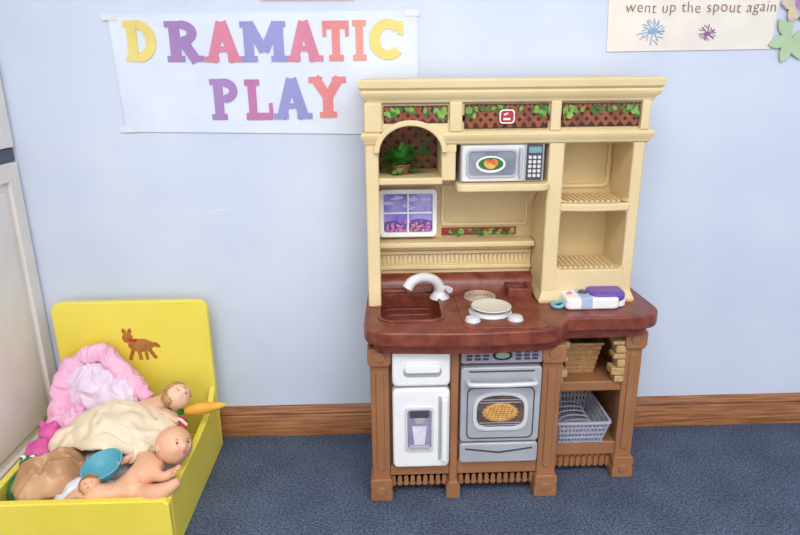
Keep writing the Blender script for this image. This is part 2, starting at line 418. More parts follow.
prism('oven_window',ovalw(.001),'y',-.3528,-.349,mat('oven_glass',(112,96,90),.25,(80,68,66),scale=25),K,0)
multi('rack_print',[strip((.2,z),(.308,z),.0018) for z in(.226,.233,.292,.300)],'y',-.3534,-.352,M_silver,K)
ring('oven_door_inset',rrect(.166,.342,.186,.336,.016),rrect(.169,.339,.189,.333,.014),'y',-.3535,-.350,M_dark2,K,0)
multi('pie_crust',[[(.254+(.046+.003*math.cos(i*math.pi))*math.cos(2*math.pi*i/36),.264+.027*math.sin(2*math.pi*i/36)) for i in range(36)]],'y',-.3545,-.352,M_pie,K)
multi('pie_top',[disc(.254,.267,.039,24,1,.56)],'y',-.3552,-.3543,mat('pie_top_print',(236,206,140),.5,(214,166,92),scale=60),K)
ps=[]
for k in range(-3,4):
    c=k*.010
    hh=.020*math.sqrt(max(0,1-(c/.036)**2)); ps.append(strip((.254+c-hh*.3,.267-hh),(.254+c+hh*.3,.267+hh),.0022))
    c2=k*.0055; ww=.037*math.sqrt(max(0,1-(c2/.020)**2)); ps.append(strip((.254-ww,.267+c2),(.254+ww,.267+c2),.0016))
multi('pie_lattice',ps,'y',-.3558,-.355,mat('pie_slit',(186,124,62),.5),K)

# counter
def bez(p0,p1,p2,n=6): return [tuple((1-t)**2*Vector(p0)+2*t*(1-t)*Vector(p1)+t*t*Vector(p2)) for t in [i/n for i in range(n+1)]]
def ctr(o):
    return ([(-.087-o,YB)]+bez((-.095-o,-.33),(-.095-o,-.395-o),(-.035,-.398-o))+bez((.10,-.408-o),(.2,-.412-o),(.30,-.402-o))
        +bez((.33,-.400-o),(.385,-.395-o),(.405,-.36-o))+bez((.42,-.335-o),(.43,-.325-o),(.47,-.325-o))
        +bez((.60,-.325-o),(.677+o,-.32-o),(.677+o,-.25))+[(.671+o,YB)])
top=prism('countertop',ctr(0),'z',.474,.512,M_top,K,.008,4)
apron=prism('counter_apron',ctr(-.022),'z',.446,.474,M_top,K,.004)
cut=prism('cutter',rrect(-.052,.105,-.325,-.135,.03),'z',.453,.6,M_top,None,0)
boolcut(top,cut);boolcut(apron,cut)
bpy.data.objects.remove(cut)
ring('sink_rim',rrect(-.060,.113,-.333,-.127,.036),rrect(-.051,.104,-.324,-.136,.029),'z',.508,.5165,M_top,K,.002)
lathe('sink_drain',[(0,.002),(.014,.002),(.018,0)],M_dark2,K,loc=(.027,-.23,.4532))
prism('backsplash',[(-.12,.505),(-.118,.530),(-.106,.552),(-.088,.562),(YB,.562),(YB,.505)],'x',-.078,.385,M_top,K,.004)
box('soap_ledge',-.075,.02,-.135,-.11,.508,.530,M_top,K,.006)
fx,fy=.112,-.152
M_fau=mat('faucet_plastic',(226,226,228),.3,(218,218,222))
lathe('faucet_base',[(0,.022),(.014,.022),(.019,.014),(.026,.006),(.028,0)],M_fau,K,loc=(fx,fy,.511))
tube('faucet_spout',[(fx,fy,.52),(fx-.002,fy-.004,.545),(fx-.018,fy-.014,.568),(fx-.048,fy-.028,.580),(fx-.078,fy-.042,.574),(fx-.092,fy-.048,.556)],.011,M_fau,K,radii=[.015,.0145,.0135,.013,.0135,.015])
tube('faucet_lever',[(fx+.004,fy,.532),(fx+.016,fy-.012,.543),(fx+.026,fy-.03,.542)],.006,M_fau,K,radii=[.009,.007,.009])
prism('stove_plate',rrect(.152,.365,-.385,-.115,.02),'z',.510,.5155,M_top,K,.002)
def burner(nm,x,y,r,m):
    lathe(nm+'_pan',[(0,0.002),(r*.9,.002),(r,.006),(r*1.05,.004),(r*1.08,0)],m,K,loc=(x,y,.5152))
    for i in range(4):
        rr=r*(.25+.2*i)
        tube(nm+'_coil_%d'%i,[(x+rr*math.cos(a),y+rr*math.sin(a),.5195) for a in[k*math.pi/4 for k in range(8)]],.0028,m,K,closed=True,n=8,sub=4)
burner('rear_burner',.222,-.165,.041,mat('burner_cream',(206,188,168),.4,(180,160,140),scale=40))
burner('front_burner',.232,-.278,.052,M_silver2)
for i,(x,y) in enumerate(((.178,-.338),(.286,-.336))):
    lathe('stove_knob_%d'%i,[(0,.012),(.012,.012),(.017,.009),(.020,0)],M_silver2,K,loc=(x,y,.515))
ring('utensil_well',rrect(.300,.366,-.175,-.105,.006),rrect(.310,.356,-.163,-.117,.004),'z',.505,.540,M_top,K,.003)
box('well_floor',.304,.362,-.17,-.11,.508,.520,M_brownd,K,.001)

# hutch
H0=.512; YF=-.21
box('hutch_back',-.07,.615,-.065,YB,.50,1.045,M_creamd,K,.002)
prism('hutch_left_side',[(YF,1.03),(YF,.60),(YF-.004,.57),(YF-.012,.545),(YF-.012,H0),(YB,H0),(YB,1.03)],'x',-.084,-.050,M_cream,K,.005)
box('frieze',-.082,.620,YF+.004,YB,.99,1.05,M_cream,K,.002)
box('frieze_lower',.14,.620,YF+.004,YB,.945,1.01,M_cream,K,.002)
mold('cornice',-.072,.624,YF,YB,[(0,1.036),(.006,1.040),(.009,1.048),(.018,1.056),(.020,1.064),(.016,1.068),(.024,1.074),(.026,1.090),(.022,1.094),(-.01,1.097)],M_cream,K)
LP=[(0,.936),(.006,.940),(.008,.948),(.013,.954),(.014,.962),(.008,.968),(0,.972)]
mold('lower_moulding',.118,.626,YF+.002,YB,LP,M_cream,K)
mold('left_moulding_return',-.080,-.054,YF+.002,YB,LP,M_cream,K)
ac,aw,zs,zr=.030,.078,.918,.066
arcpts=[(ac-aw*math.cos(math.pi*i/20),zs+zr*math.sin(math.pi*i/20)) for i in range(21)]
prism('arch_spandrel',[(-.06,.998),(-.06,zs)]+arcpts+[(.145,zs),(.145,.998)],'y',YF,YF+.025,M_cream,K,.001)
ao=[(ac-(aw+.014)*math.cos(math.pi*i/20),zs+(zr+.014)*math.sin(math.pi*i/20)) for i in range(21)]
prism('arch_band',arcpts+ao[::-1],'y',YF-.013,YF+.01,M_cream,K,.003)
box('arch_post_right',.108,.1445,YF+.0015,-.06,.845,.95,M_cream,K,.005)
for i,(a,b) in enumerate(((-.084,-.040),(.126,.158),(.376,.402),(.602,.624))):
    box('pilaster_%d'%i,a,b,YF-.010,YF+.01,.968,1.040,M_cream,K,.004)
def clipline(c,sgn,x0,x1,z0,z1):
    pts=[]
    for x in(x0,x1):
        z=sgn*x+c
        if z0-1e-9<=z<=z1+1e-9: pts.append((x,z))
    for z in(z0,z1):
        x=(z-c)*sgn
        if x0<x<x1: pts.append((x,z))
    return pts[:2] if len(pts)>=2 else None
def lattice(nm,x0,x1,z0,z1,y,seed=1,leaves=True,step=.024,sw=.0085):
    random.seed(seed)
    box(nm+'_back',x0,x1,y-.001,y+.004,z0,z1,M_latd,K,0)
    for k,sgn in enumerate((1,-1)):
        pol=[];c=-1.5
        while c<2.5:
            p=clipline(c,sgn,x0+.004,x1-.004,z0+.004,z1-.004)
            if p and (Vector(p[0])-Vector(p[1])).length>.004: pol.append(strip(p[0],p[1],sw))
            c+=step
        multi(nm+'_slats_%d'%k,pol,'y',y-.0018-.0009*k,y-.001,M_latl,K,ez=2e-6)
    if leaves:
        for mm,nn in((M_green,30),(M_green2,22)):
            pol=[]
            for i in range(nn):
                cx=random.choice([x0+.006+abs(random.gauss(0,.012)),x1-.006-abs(random.gauss(0,.012)),random.uniform(x0+.012,x1-.012)])
                cx=min(max(cx,x0+.006),x1-.006)
                cz=z1-.004-abs(random.gauss(0,.010 if (cx<x0+.025 or cx>x1-.025) else .004))
                pol.append(leaf(cx,max(cz,z0+.01),.015,.0045,random.uniform(-2.8,-.3)))
            pol=[[(min(max(a,x0+.001),x1-.001),min(max(b,z0+.001),z1-.001)) for a,b in p] for p in pol]
            multi(nm+'_leaves_'+mm.name,pol,'y',y-.0045 if mm is M_green else y-.0053,y-.003,mm,K)
lattice('frieze_lattice_1',-.036,.122,.990,1.032,YF-.001,1)
lattice('frieze_lattice_2',.164,.372,.975,1.034,YF+.001,2)
lattice('frieze_lattice_3',.406,.600,.977,1.034,YF+.001,3)
prism('badge',rrect(.250,.286,.988,1.020,.008),'y',YF-.0075,YF-.002,M_red,K,.001)
ring('badge_rim',rrect(.249,.287,.987,1.021,.009),rrect(.252,.284,.990,1.018,.007),'y',YF-.0085,YF-.006,M_white,K,0)
multi('badge_print',[strip((.259,.998),(.276,.998),.005),strip((.26,1.008),(.270,1.012),.004)],'y',YF-.0085,YF-.007,M_white,K)
lattice('arch_lattice',-.048,.108,.858,.990,-.068,5,False,.034,.014)
random.seed(21)
multi('arch_vine',[leaf(random.uniform(.055,.10),random.uniform(.90,.975),.016,.0055,random.uniform(0,6.2)) for i in range(16)],'y',-.0735,-.0715,M_green,K)
box('arch_shelf',-.052,.112,YF+.004,-.06,.836,.854,M_cream,K,.004)
lathe('plant_pot',[(0,0),(.020,0),(.028,.022),(.030,.028),(.025,.028),(0,.024)],mat('plant_pot',(120,72,48),.5),K,loc=(.008,-.135,.854))
random.seed(11); V=[];F=[]
for i in range(95):
    a=random.uniform(0,2*math.pi); L=random.uniform(.04,.082); e=random.uniform(-.3,1.3); W=.012
    d=Vector((math.cos(a)*math.cos(e),math.sin(a)*math.cos(e)*.5,math.sin(e))); s=d.cross(Vector((0,.3,1))).normalized()
    p0=Vector((.008,-.135,.884)); b=len(V); droop=random.uniform(.006,.026)
    for k in range(6):
        t=k/5; c=p0+d*L*t-Vector((0,0,droop*t*t)); w=W*math.sin(math.pi*min(t*.9+.08,1))
        c.x=max(c.x,-.042); c.z=max(c.z,.858)
        V+=[c-s*w,c+s*w]
    F+=[(b+2*k,b+2*k+1,b+2*k+3,b+2*k+2) for k in range(5)]
fin('plant_leaves',mesh('pl',V,F),mat('plant_green',(96,168,76),.45,(48,116,44),scale=50),K)
wx0,wx1,wz0,wz1=-.052,.108,.672,.806
prism('window_print_back',rrect(wx0+.006,wx1-.006,wz0+.006,wz1-.006,.006),'y',-.088,-.06,M_purple,K,0)
box('window_print_flowers',wx0+.010,wx1-.010,-.0886,-.087,wz0+.010,wz0+.044,M_pinkfl,K,0)
ring('window_print_frame',rrect(wx0,wx1,wz0,wz1,.012),rrect(wx0+.013,wx1-.013,wz0+.013,wz1-.013,.006),'y',-.098,-.075,M_white,K,.003)
box('window_mullion_v',.0255,.0305,-.093,-.08,wz0+.01,wz1-.01,M_white,K,.002)
box('window_mullion_h',wx0+.01,wx1-.01,-.093,-.08,.7365,.7415,M_white,K,.002)
random.seed(5)
multi('window_cloud',[disc(random.uniform(-.03,.085),random.uniform(.75,.785),random.uniform(.004,.009),12,1.8,.6) for i in range(9)],'y',-.0892,-.0878,mat('cloud_print',(200,194,238),.4),K)
multi('window_hills',[disc(-.01,.700,.035,20,1,.5),disc(.06,.702,.04,20,1,.5)],'y',-.0887,-.0878,mat('hill_print',(96,84,160),.4),K)
multi('window_blossom',[disc(random.uniform(-.034,.09),.688+abs(random.gauss(0,.014)),random.uniform(.002,.0042),8) for i in range(90)],'y',-.0898,-.0885,mat('blossom_print',(236,160,205),.4,(176,70,170),scale=120),K)
multi('window_stems',[leaf(random.uniform(-.034,.09),.684,.022,.0018,random.uniform(1.2,1.9)) for i in range(24)],'y',-.0897,-.0885,M_green,K)
ring('bay_frame',rrect(.122,.366,.697,.812,.01),rrect(.130,.358,.705,.804,.008),'y',-.072,-.06,M_cream,K)
box('border_print',.124,.335,-.0725,-.064,.669,.690,mat('border_red',(170,62,50),.5,(120,40,34),scale=60),K,0)
random.seed(9)
for mm in(M_green,M_green2):
    multi('border_leaves_'+mm.name,[leaf(random.uniform(.126,.32),random.uniform(.673,.686),.013,.005,random.uniform(-.5,.5)) for i in range(20)],'y',-.0742,-.072,mm,K)
box('ledge',-.052,.378,-.125,-.06,.646,.662,M_cream,K,.005)
box('dentil_base',-.052,.378,-.085,-.06,.562,.650,M_cream,K,.002)
n=34
for i in range(n):
    x=-.045+i*.412/n
    prism('dentil',[(x,.618),(x+.008,.618),(x+.008,.596),(x+.004,.592),(x,.596)],'y',-.091,-.083,M_cream,K,.001,2)
box('dentil_bead_top',-.052,.378,-.095,-.08,.620,.630,M_cream,K,.003)
box('dentil_bead_low',-.052,.378,-.096,-.08,.576,.588,M_cream,K,.003)
prism('microwave_shelf',[(.146,-.06),(.146,-.215)]+bez((.146,-.225),(.15,-.236),(.17,-.238))+bez((.35,-.238),(.375,-.236),(.385,-.215))+[(.385,-.06)],'z',.820,.840,M_cream,K,.005)
prism('shelf_bracket',[(-.06,.82),(-.19,.82),(-.12,.80),(-.075,.76),(-.06,.74)],'x',.362,.38,M_cream,K,.004)
box('microwave_body',.156,.370,-.205,-.07,.840,.938,M_silver,K,.005)
prism('microwave_door',rrect(.159,.318,.843,.934,.008),'y',-.213,-.2,M_silver2,K,.003)
ring('microwave_window_rim',rrect(.170,.300,.853,.925,.014),rrect(.176,.294,.859,.919,.011),'y',-.217,-.211,M_silver,K)
prism('microwave_window',rrect(.175,.295,.858,.920,.011),'y',-.2140,-.21,mat('microwave_glass',(142,150,162),.25,(112,118,132),scale=15),K,0)
multi('dish_print',[disc(.232,.887,.034,24,1.1,.62)],'y',-.2150,-.2135,M_white,K)
multi('dish_rim_print',[disc(.232,.888,.029,24,1.1,.55)],'y',-.2155,-.2145,M_green,K)
multi('food_print',[disc(.224,.890,.010,12),disc(.240,.891,.010,12),disc(.232,.883,.009,12,1.4,.8)],'y',-.2162,-.215,mat('food_print',(205,80,50),.4,(228,180,90),scale=50),K)
prism('microwave_handle',rrect(.303,.311,.850,.928,.003),'y',-.224,-.21,M_silver,K,.002)
box('keypad_panel',.324,.364,-.210,-.2,.845,.935,M_dark2,K,.002)
multi('keypad_keys',[rrect(.328+c*.0115,.336+c*.0115,.853+r*.0115,.861+r*.0115,.002,2) for c in range(3) for r in range(5)],'y',-.2122,-.209,M_silver2,K)
multi('keypad_display',[rrect(.328,.360,.914,.929,.002,2)],'y',-.2122,-.209,mat('display_print',(120,160,170),.3),K)
cx0,cx1,ox0,ox1=.380,.624,.420,.594
prism('column_left_wall',[(YF,.95),(YF,H0),(YB,H0),(YB,.95)],'x',cx0,ox0,M_cream,K,.006)
prism('column_right_wall',[(YF,.95),(YF,H0),(YB,H0),(YB,.95)],'x',ox1,cx1,M_cream,K,.006)
box('column_base',cx0+.004,cx1-.004,YF+.002,YB,H0,.602,M_cream,K,.004)
mold('column_plinth',cx0+.002,cx1-.002,YF,YB,[(0,H0-.002),(.008,H0),(.010,.520),(.006,.530),(.002,.540),(0,.545)],M_cream,K)
def fillet(nm,x,z,r,sx,sz):
    pts=[(x,z)]+[(x+sx*(r-r*math.sin(t)),z+sz*(r-r*math.cos(t))) for t in [math.pi/2*i/8 for i in range(9)]]
    prism(nm,pts,'y',YF+.003,YF+.03,M_cream,K,0)
for x,s in((ox0-.002,1),(ox1+.002,-1)):
    fillet('column_fillet_top',x,.948,.026,s,-1)
    fillet('column_fillet_mid',x,.766,.020,s,-1)
    fillet('column_fillet_low',x,.600,.022,s,1)
    fillet('column_fillet_shelf',x,.786,.014,s,1)
prism('column_shelf',[(ox0-.004,-.06),(ox0-.004,YF-.004)]+bez((ox0+.01,YF-.004),((ox0+ox1)/2,YF-.022),(ox1-.01,YF-.004))+[(ox1+.004,YF-.004),(ox1+.004,-.06)],'z',.762,.783,M_cream,K,.005)
for i in range(11):
    x=ox0+.010+i*.0142
    box('shelf_slat',x,x+.007,-.195,-.075,.782,.787,M_cream,K,.002)
    box('lower_slat',x,x+.007,-.190,-.075,.601,.606,M_cream,K,.002)
ring('column_back_frame_top',rrect(ox0+.004,ox1-.004,.80,.94,.02),rrect(ox0+.014,ox1-.014,.81,.93,.016),'y',-.072,-.06,M_cream,K)

# objects on the kitchen
bs=root('toy_storage_bin',(.50,-.17,.298))
def tapered(nm,x0,x1,y0,y1,z0,z1,tp,t,m,parent):
    o=[(x0+tp,y0+tp),(x1-tp,y0+tp),(x1-tp,y1-tp),(x0+tp,y1-tp)];O=[(x0,y0),(x1,y0),(x1,y1),(x0,y1)]
    i=[(x0+tp+t,y0+tp+t),(x1-tp-t,y0+tp+t),(x1-tp-t,y1-tp-t),(x0+tp+t,y1-tp-t)];I=[(x0+t,y0+t),(x1-t,y0+t),(x1-t,y1-t),(x0+t,y1-t)]
    v=[(*p,z0) for p in o]+[(*p,z1) for p in O]+[(*p,z1) for p in I]+[(*p,z0+t) for p in i]
    f=[(0,1,2,3),(12,13,14,15)]
    for k in range(4):
        j=(k+1)%4
        f+=[(k,j,4+j,4+k),(4+k,4+j,8+j,8+k),(8+k,8+j,12+j,12+k)]
    return fin(nm,mesh(nm,v,f),m,parent,bevel=.003)
M_bin=mat('woven_tan',(186,146,98),.7,(146,108,66),scale=60,stretch=(1,1,4))
tapered('bin_body',.450,.555,-.225,-.095,.2985,.392,.014,.004,M_bin,bs)
ring('bin_rim',rrect(.444,.561,-.231,-.089,.008),rrect(.452,.553,-.223,-.097,.006),'z',.389,.398,M_bin,bs,.002)
for z in(.312,.328,.344,.360,.376): 
    e=.014*(1-(z-.2985)/.0935)
    ring('weave_band',rrect(.448+e,.557-e,-.227+e,-.093-e,.003),rrect(.452+e,.553-e,-.223+e,-.097-e,.002),'z',z,z+.007,M_bin,bs,.001)
dr=root('toy_dish_rack',(.51,-.19,.108))
RX0,RX1,RZ=.424,.582,.176
ring('rack_rim',rrect(RX0,RX1,-.285,-.085,.012),rrect(RX0+.008,RX1-.008,-.277,-.093,.008),'z',RZ,RZ+.008,M_grey,dr,.002)
box('rack_floor',RX0+.015,RX1-.015,-.265,-.105,.1085,.114,M_grey,dr,.002)
def bar(nm,p,q,r=.0032): 
    return tube(nm,[p,q],r,M_grey,dr,n=8,sub=1)
for i in range(13):
    t=(i+.5)/13
    x=RX0+.005+(RX1-RX0-.01)*t; xb=RX0+.019+(RX1-RX0-.038)*t
    bar('rack_front_bar',(x,-.281,RZ+.002),(xb,-.263,.112)); bar('rack_back_bar',(x,-.089,RZ+.002),(xb,-.107,.112))
    bar('rack_plate_rib',(xb,-.258,.115),(xb,-.11,.115),.002)
for i in range(13):
    t=(i+.5)/13; y=-.281+.192*t; yb=-.263+.156*t
    bar('rack_side_bar',(RX0+.004,y,RZ+.002),(RX0+.018,yb,.112)); bar('rack_side_bar',(RX1-.004,y,RZ+.002),(RX1-.018,yb,.112))
for z in(.126,.143,.160):
    e=.016*(1-(z-.112)/.066)
    ring('rack_band',rrect(RX0+.003+e*.8,RX1-.003-e*.8,-.283+e,-.087-e,.008),rrect(RX0+.006+e*.8,RX1-.006-e*.8,-.280+e,-.090-e,.007),'z',z,z+.007,M_grey,dr,0)
for i in range(6):
    y=-.250+i*.026
    tube('plate_divider',[(.452,y,.114),(.465,y,.15),(.503,y,.158),(.541,y,.15),(.554,y,.114)],.0022,M_grey,dr,n=8,sub=5)

tc=root('toy_camera',(.51,-.20,.512))
M_vio=mat('violet_plastic',(112,80,176),.35); M_teal=mat('teal_plastic',(120,190,204),.35)
prism('body',rrect(.432,.572,-.276,-.196,.012),'z',.5122,.545,M_white,tc,.008,4)
prism('violet_shell',rrect(.500,.594,-.268,-.192,.024,8),'z',.530,.555,M_vio,tc,.009,4)
prism('white_end',rrect(.555,.597,-.260,-.200,.016,6),'z',.5122,.535,M_white,tc,.006)
prism('blue_band',[(.470,-.2775),(.500,-.2775),(.500,-.194),(.470,-.196)],'z',.518,.5475,mat('blue_print',(176,198,232),.35),tc,.003)
lathe('lens',[(0,.006),(.008,.006),(.011,.003),(.013,0)],M_dark2,tc,loc=(.484,-.235,.547))
lathe('shutter_button',[(0,.006),(.006,.005),(.008,0)],mat('pink_plastic',(230,120,170),.35),tc,loc=(.450,-.235,.544))
tube('strap_loop',[(.435,-.25,.522),(.420,-.260,.5175),(.406,-.256,.5175),(.404,-.240,.5175),(.416,-.230,.5175),(.435,-.232,.522)],.005,M_teal,tc)
pl=root('toy_plate',(.234,-.278,.520))
lathe('plate',[(0,.001),(.030,.001),(.036,.003),(.050,.007),(.052,.009),(.050,.0105),(.036,.0065),(.029,.0045),(0,.0045)],mat('plate_ivory',(232,228,212),.35),pl,loc=(.234,-.278,.5225))

# ---------------------------------------------------------------- toy bed
B=root('doll_bed',(-.775,-.28,0))
bx0,bx1=-1.004,-.557; yb0,yb1=-.075,-.053; fy0,fy1=-.532,-.512
prism('headboard',rrect(bx0,bx1,-.03,.488,.03,8)[:18]+[(bx0,0),(bx1,0)],'y',yb0,yb1,M_yellow,B,.004)
railp=[(fy1,0),(fy1,.150)]+bez((-.42,.152),(-.26,.152),(-.17,.165))+bez((-.13,.172),(-.10,.19),(yb0,.215))+[(yb0,0)]
prism('side_rail_right',railp,'x',bx1-.018,bx1,M_yellow,B,.004)
prism('side_rail_left',railp,'x',bx0,bx0+.018,M_yellow,B,.004)
prism('footboard',[(bx0,0),(bx1,0),(bx1,.146),(bx1-.012,.156),(bx0+.012,.156),(bx0,.146)],'y',fy0,fy1,M_yellow,B,.004)
box('bed_base',bx0+.018,bx1-.018,fy1,yb0,.04,.055,M_yellow,B,.001)
M_dec=mat('decal_brown',(186,124,62),.5,(160,98,48),scale=60)
hx,hz=-.760,.352
multi('decal_animal',[disc(hx,hz,.034,20,1.1,.62),disc(hx-.036,hz+.024,.016,14),leaf(hx-.040,hz+.032,.024,.006,1.9),leaf(hx-.032,hz+.032,.024,.006,1.3),
  strip((hx-.024,hz-.012),(hx-.036,hz-.046),.011),strip((hx-.008,hz-.014),(hx-.004,hz-.046),.011),strip((hx+.022,hz-.012),(hx+.040,hz-.042),.011),strip((hx+.012,hz-.014),(hx+.014,hz-.046),.010),leaf(hx+.030,hz+.008,.030,.007,-.5)],'y',yb0-.0012,yb0,M_dec,B)
multi('decal_bow',[leaf(hx-.022,hz+.012,.016,.005,.6),leaf(hx-.022,hz+.012,.016,.005,2.4)],'y',yb0-.0018,yb0-.001,M_red,B)

def cloth(name,cx,cy,rx,ry,z0,dome,amp,freq,m,parent=None,rot=0,seed=0,slope=(0,0),edge=.2,thick=.004,drop=0):
    NR,NS=34,84;v=[(cx,cy,0)];f=[]
    co,si=math.cos(rot),math.sin(rot)
    def zz(x,y,r,lx,ly):
        p=Vector((x*freq+seed,y*freq,seed*.7))
        h=noise.noise(p)*.6
        q=Vector((lx*freq*.7+noise.noise(p)*1.2,ly*freq*2.2,seed))
        h+=(1-abs(noise.noise(q))*2.6)*.7
        h+=noise.noise(p*3)*.18
        return z0+dome*(1-r*r)+amp*h*(.6+.4*r)+slope[0]*(x-cx)+slope[1]*(y-cy)-drop*max(0,r-.75)*4*max(0,r-.75)*4
    v[0]=(cx,cy,zz(cx,cy,0,0,0))
    for i in range(1,NR+1):
        r=i/NR
        for j in range(NS):
            a=2*math.pi*j/NS
            rr=r*(1+edge*noise.noise(Vector((math.cos(a)*1.6+seed,math.sin(a)*1.6,seed)))+edge*.3*noise.noise(Vector((math.cos(a)*5,math.sin(a)*5,seed))))
            c,s=math.cos(a),math.sin(a)
            sq=1/ (abs(c)**4+abs(s)**4)**.25
            lx,ly=rx*rr*c*sq,ry*rr*s*sq
            x=cx+lx*co-ly*si;y=cy+lx*si+ly*co
            v.append((x,y,zz(x,y,r,lx,ly)))
    for j in range(NS): f.append((0,1+j,1+(j+1)%NS))
    for i in range(NR-1):
        for j in range(NS):
            a=1+i*NS+j;b=1+i*NS+(j+1)%NS; f.append((a,a+NS,b+NS,b))
    o=fin(name,mesh(name,v,f),m,parent)
    s=o.modifiers.new('sol','SOLIDIFY'); s.thickness=thick; s.offset=-1
    return o
heap=root('doll_clothes',(-.775,-.28,.06))
M_heap=mat('mixed_fabric',(236,226,232),.8,(206,190,210),scale=14)
cloth('bundle_base',-.780,-.295,.184,.190,.070,.085,.016,16,M_heap,heap,seed=2,edge=.02)
pk=root('pink_doll_pillow',(-.86,-.14,.2))
M_pink=mat('pink_quilt',(244,196,220),.85,(236,174,206),scale=14,bump=.5,bscale=60,bdist=.004)
M_lav=mat('lavender_cloth',(238,224,238),.85,(222,202,228),scale=12,bump=.5,bscale=50,bdist=.004)
def ruf(v,amp,fq):
    # crumpled cloth: sharp-ridged folds running down the fabric
    w=Vector((v.x*fq*1.5+noise.noise(v*fq*.6)*1.6,v.y*fq*1.2,v.z*fq*.55))
    return ((1-abs(noise.noise(w))*2.8)*.8+(1-abs(noise.noise(w*2.2+Vector((3,1,7))))*2.4)*.3+noise.noise(v*fq*.7)*.5)*amp
def puff(nm,pts,radii,m,parent,amp=.008,fq=26):
    o=tube(nm,pts,.03,m,parent,radii=radii,n=56,sub=36)
    me=o.data
    nn=[v.normal.copy() for v in me.vertices]
    for v,n_ in zip(me.vertices,nn):
        v.co+=n_*ruf(v.co,amp,fq)
    for e in me.edges: e.use_edge_sharp=False
    return o
def blob(nm,loc,s,m,parent,amp=.009,fq=26,rot=(0,0,0)):
    bm=bmesh.new(); bmesh.ops.create_icosphere(bm,subdivisions=6,radius=1)
    for v in bm.verts:
        n_=v.co.copy(); v.co=Vector((n_.x*s[0],n_.y*s[1],n_.z*s[2])); v.co+=n_*ruf(v.co+Vector(loc)*2,amp,fq)
    me=bpy.data.meshes.new(nm); bm.to_mesh(me); bm.free()
    return fin(nm,me,m,parent,loc=loc,rot=rot)
puff('pillow_roll',[(-.955,-.24,.165),(-.960,-.19,.22),(-.955,-.155,.28),(-.935,-.135,.315),(-.905,-.13,.29),(-.895,-.15,.25)],[.016,.026,.027,.026,.020,.012],M_pink,pk)
puff('pillow_roll_right',[(-.925,-.132,.325),(-.895,-.124,.345),(-.855,-.122,.350),(-.815,-.132,.315),(-.765,-.155,.268),(-.715,-.185,.235)],[.010,.022,.025,.026,.025,.016],M_pink,pk)
blob('pillow_middle',(-.880,-.150,.248),(.078,.040,.076),M_lav,pk,rot=(0,.5,0))
blob('pillow_side',(-.800,-.165,.232),(.060,.04,.052),M_lav,pk)
blob('pillow_low',(-.925,-.220,.185),(.050,.055,.045),M_pink,pk)
cr=root('cream_doll_dress',(-.77,-.28,.2))
M_crm=mat('cream_satin',(238,224,198),.42,(226,208,178),scale=8)
cloth('dress',-.760,-.275,.155,.095,.195,.060,.020,13,M_crm,cr,rot=-.30,seed=5,edge=.22,drop=.012)
cloth('sleeve',-.880,-.300,.060,.05,.175,.04,.014,20,M_crm,cr,rot=.9,seed=8,edge=.25,drop=.01)
cloth('ruffle',-.675,-.345,.050,.040,.185,.03,.014,26,M_crm,cr,rot=.5,seed=12,edge=.25,drop=.01)
bn=root('brown_satin_dress',(-.89,-.42,.16))
cloth('skirt',-.880,-.420,.094,.064,.140,.070,.022,15,mat('tan_satin',(206,164,124),.28,(176,130,92),scale=10),bn,rot=.75,seed=3,edge=.22,drop=.012)
wc=root('white_doll_blanket',(-.79,-.44,.15))
cloth('blanket',-.785,-.455,.070,.045,.125,.035,.014,22,mat('white_cotton',(236,236,240),.8,(214,222,234),scale=20),wc,seed=6)
tb=root('toy_bowl',(-.745,-.41,.16))
lathe('bowl',[(0,.0),(.028,.0),(.040,.012),(.048,.030),(.051,.034),(.047,.035),(.037,.016),(.024,.006),(0,.005)],mat('teal_toy',(96,176,194),.4),tb,loc=(-.745,-.420,.158),rot=(.25,-.15,0))
hp=root('stuffed_toy',(-.960,-.31,.17))
M_hot=mat('hot_pink_plush',(226,110,172),.8,(200,70,146),scale=20)
ball('plush_body',(-.955,-.325,.165),(.028,.04,.035),M_hot,hp,nz=.012,nf=30)
ball('plush_head',(-.947,-.285,.195),(.026,.026,.026),M_hot,hp,nz=.006,nf=30)
ball('plush_ear_l',(-.962,-.285,.22),(.009,.007,.012),M_hot,hp,sub=3); ball('plush_ear_r',(-.930,-.285,.22),(.009,.007,.012),M_hot,hp,sub=3)
ball('plush_arm',(-.934,-.335,.17),(.012,.028,.012),M_hot,hp,sub=3)
gt=root('green_plush_frog',(-.955,-.42,.15))
M_gr=mat('green_plush',(70,150,80),.8,(30,84,50),scale=30)
ball('frog_body',(-.955,-.43,.135),(.024,.045,.035),M_gr,gt,nz=.01,nf=30)
ball('frog_head',(-.950,-.385,.170),(.024,.024,.020),M_gr,gt,nz=.004,nf=30)
for s in(-1,1):
    ball('frog_eye_%d'%s,(-.950+s*.012,-.39,.189),(.007,.007,.007),M_white,gt,sub=3); ball('frog_pupil_%d'%s,(-.950+s*.012,-.396,.191),(.0035,.0035,.0035),M_dark,gt,sub=2)
tube('frog_leg',[(-.96,-.45,.13),(-.945,-.485,.14),(-.935,-.48,.11)],.009,M_gr,gt)
ct=root('toy_carrot',(-.53,-.22,.2))
lathe('carrot_body',[(0,0),(.006,.001),(.014,.012),(.017,.04),(.015,.07),(.009,.10),(.003,.115),(0,.117)],mat('carrot',(238,190,76),.5,(232,166,58),scale=20),ct,loc=(-.604,-.225,.215),rot=(0,math.radians(84),math.radians(6)))
multi('carrot_top',[leaf(-.604,.215,.02,.005,a) for a in(2.6,3.1,3.6)],'y',-.228,-.222,M_green,ct)
rd=root('red_doll_shoe',(-.60,-.28,.17))
M_shoe=mat('red_cloth',(206,66,62),.6)
ball('shoe_toe',(-.600,-.295,.200),(.020,.028,.018),M_shoe,rd,nz=.004)
ball('shoe_heel',(-.603,-.268,.205),(.017,.02,.020),M_shoe,rd,nz=.004)
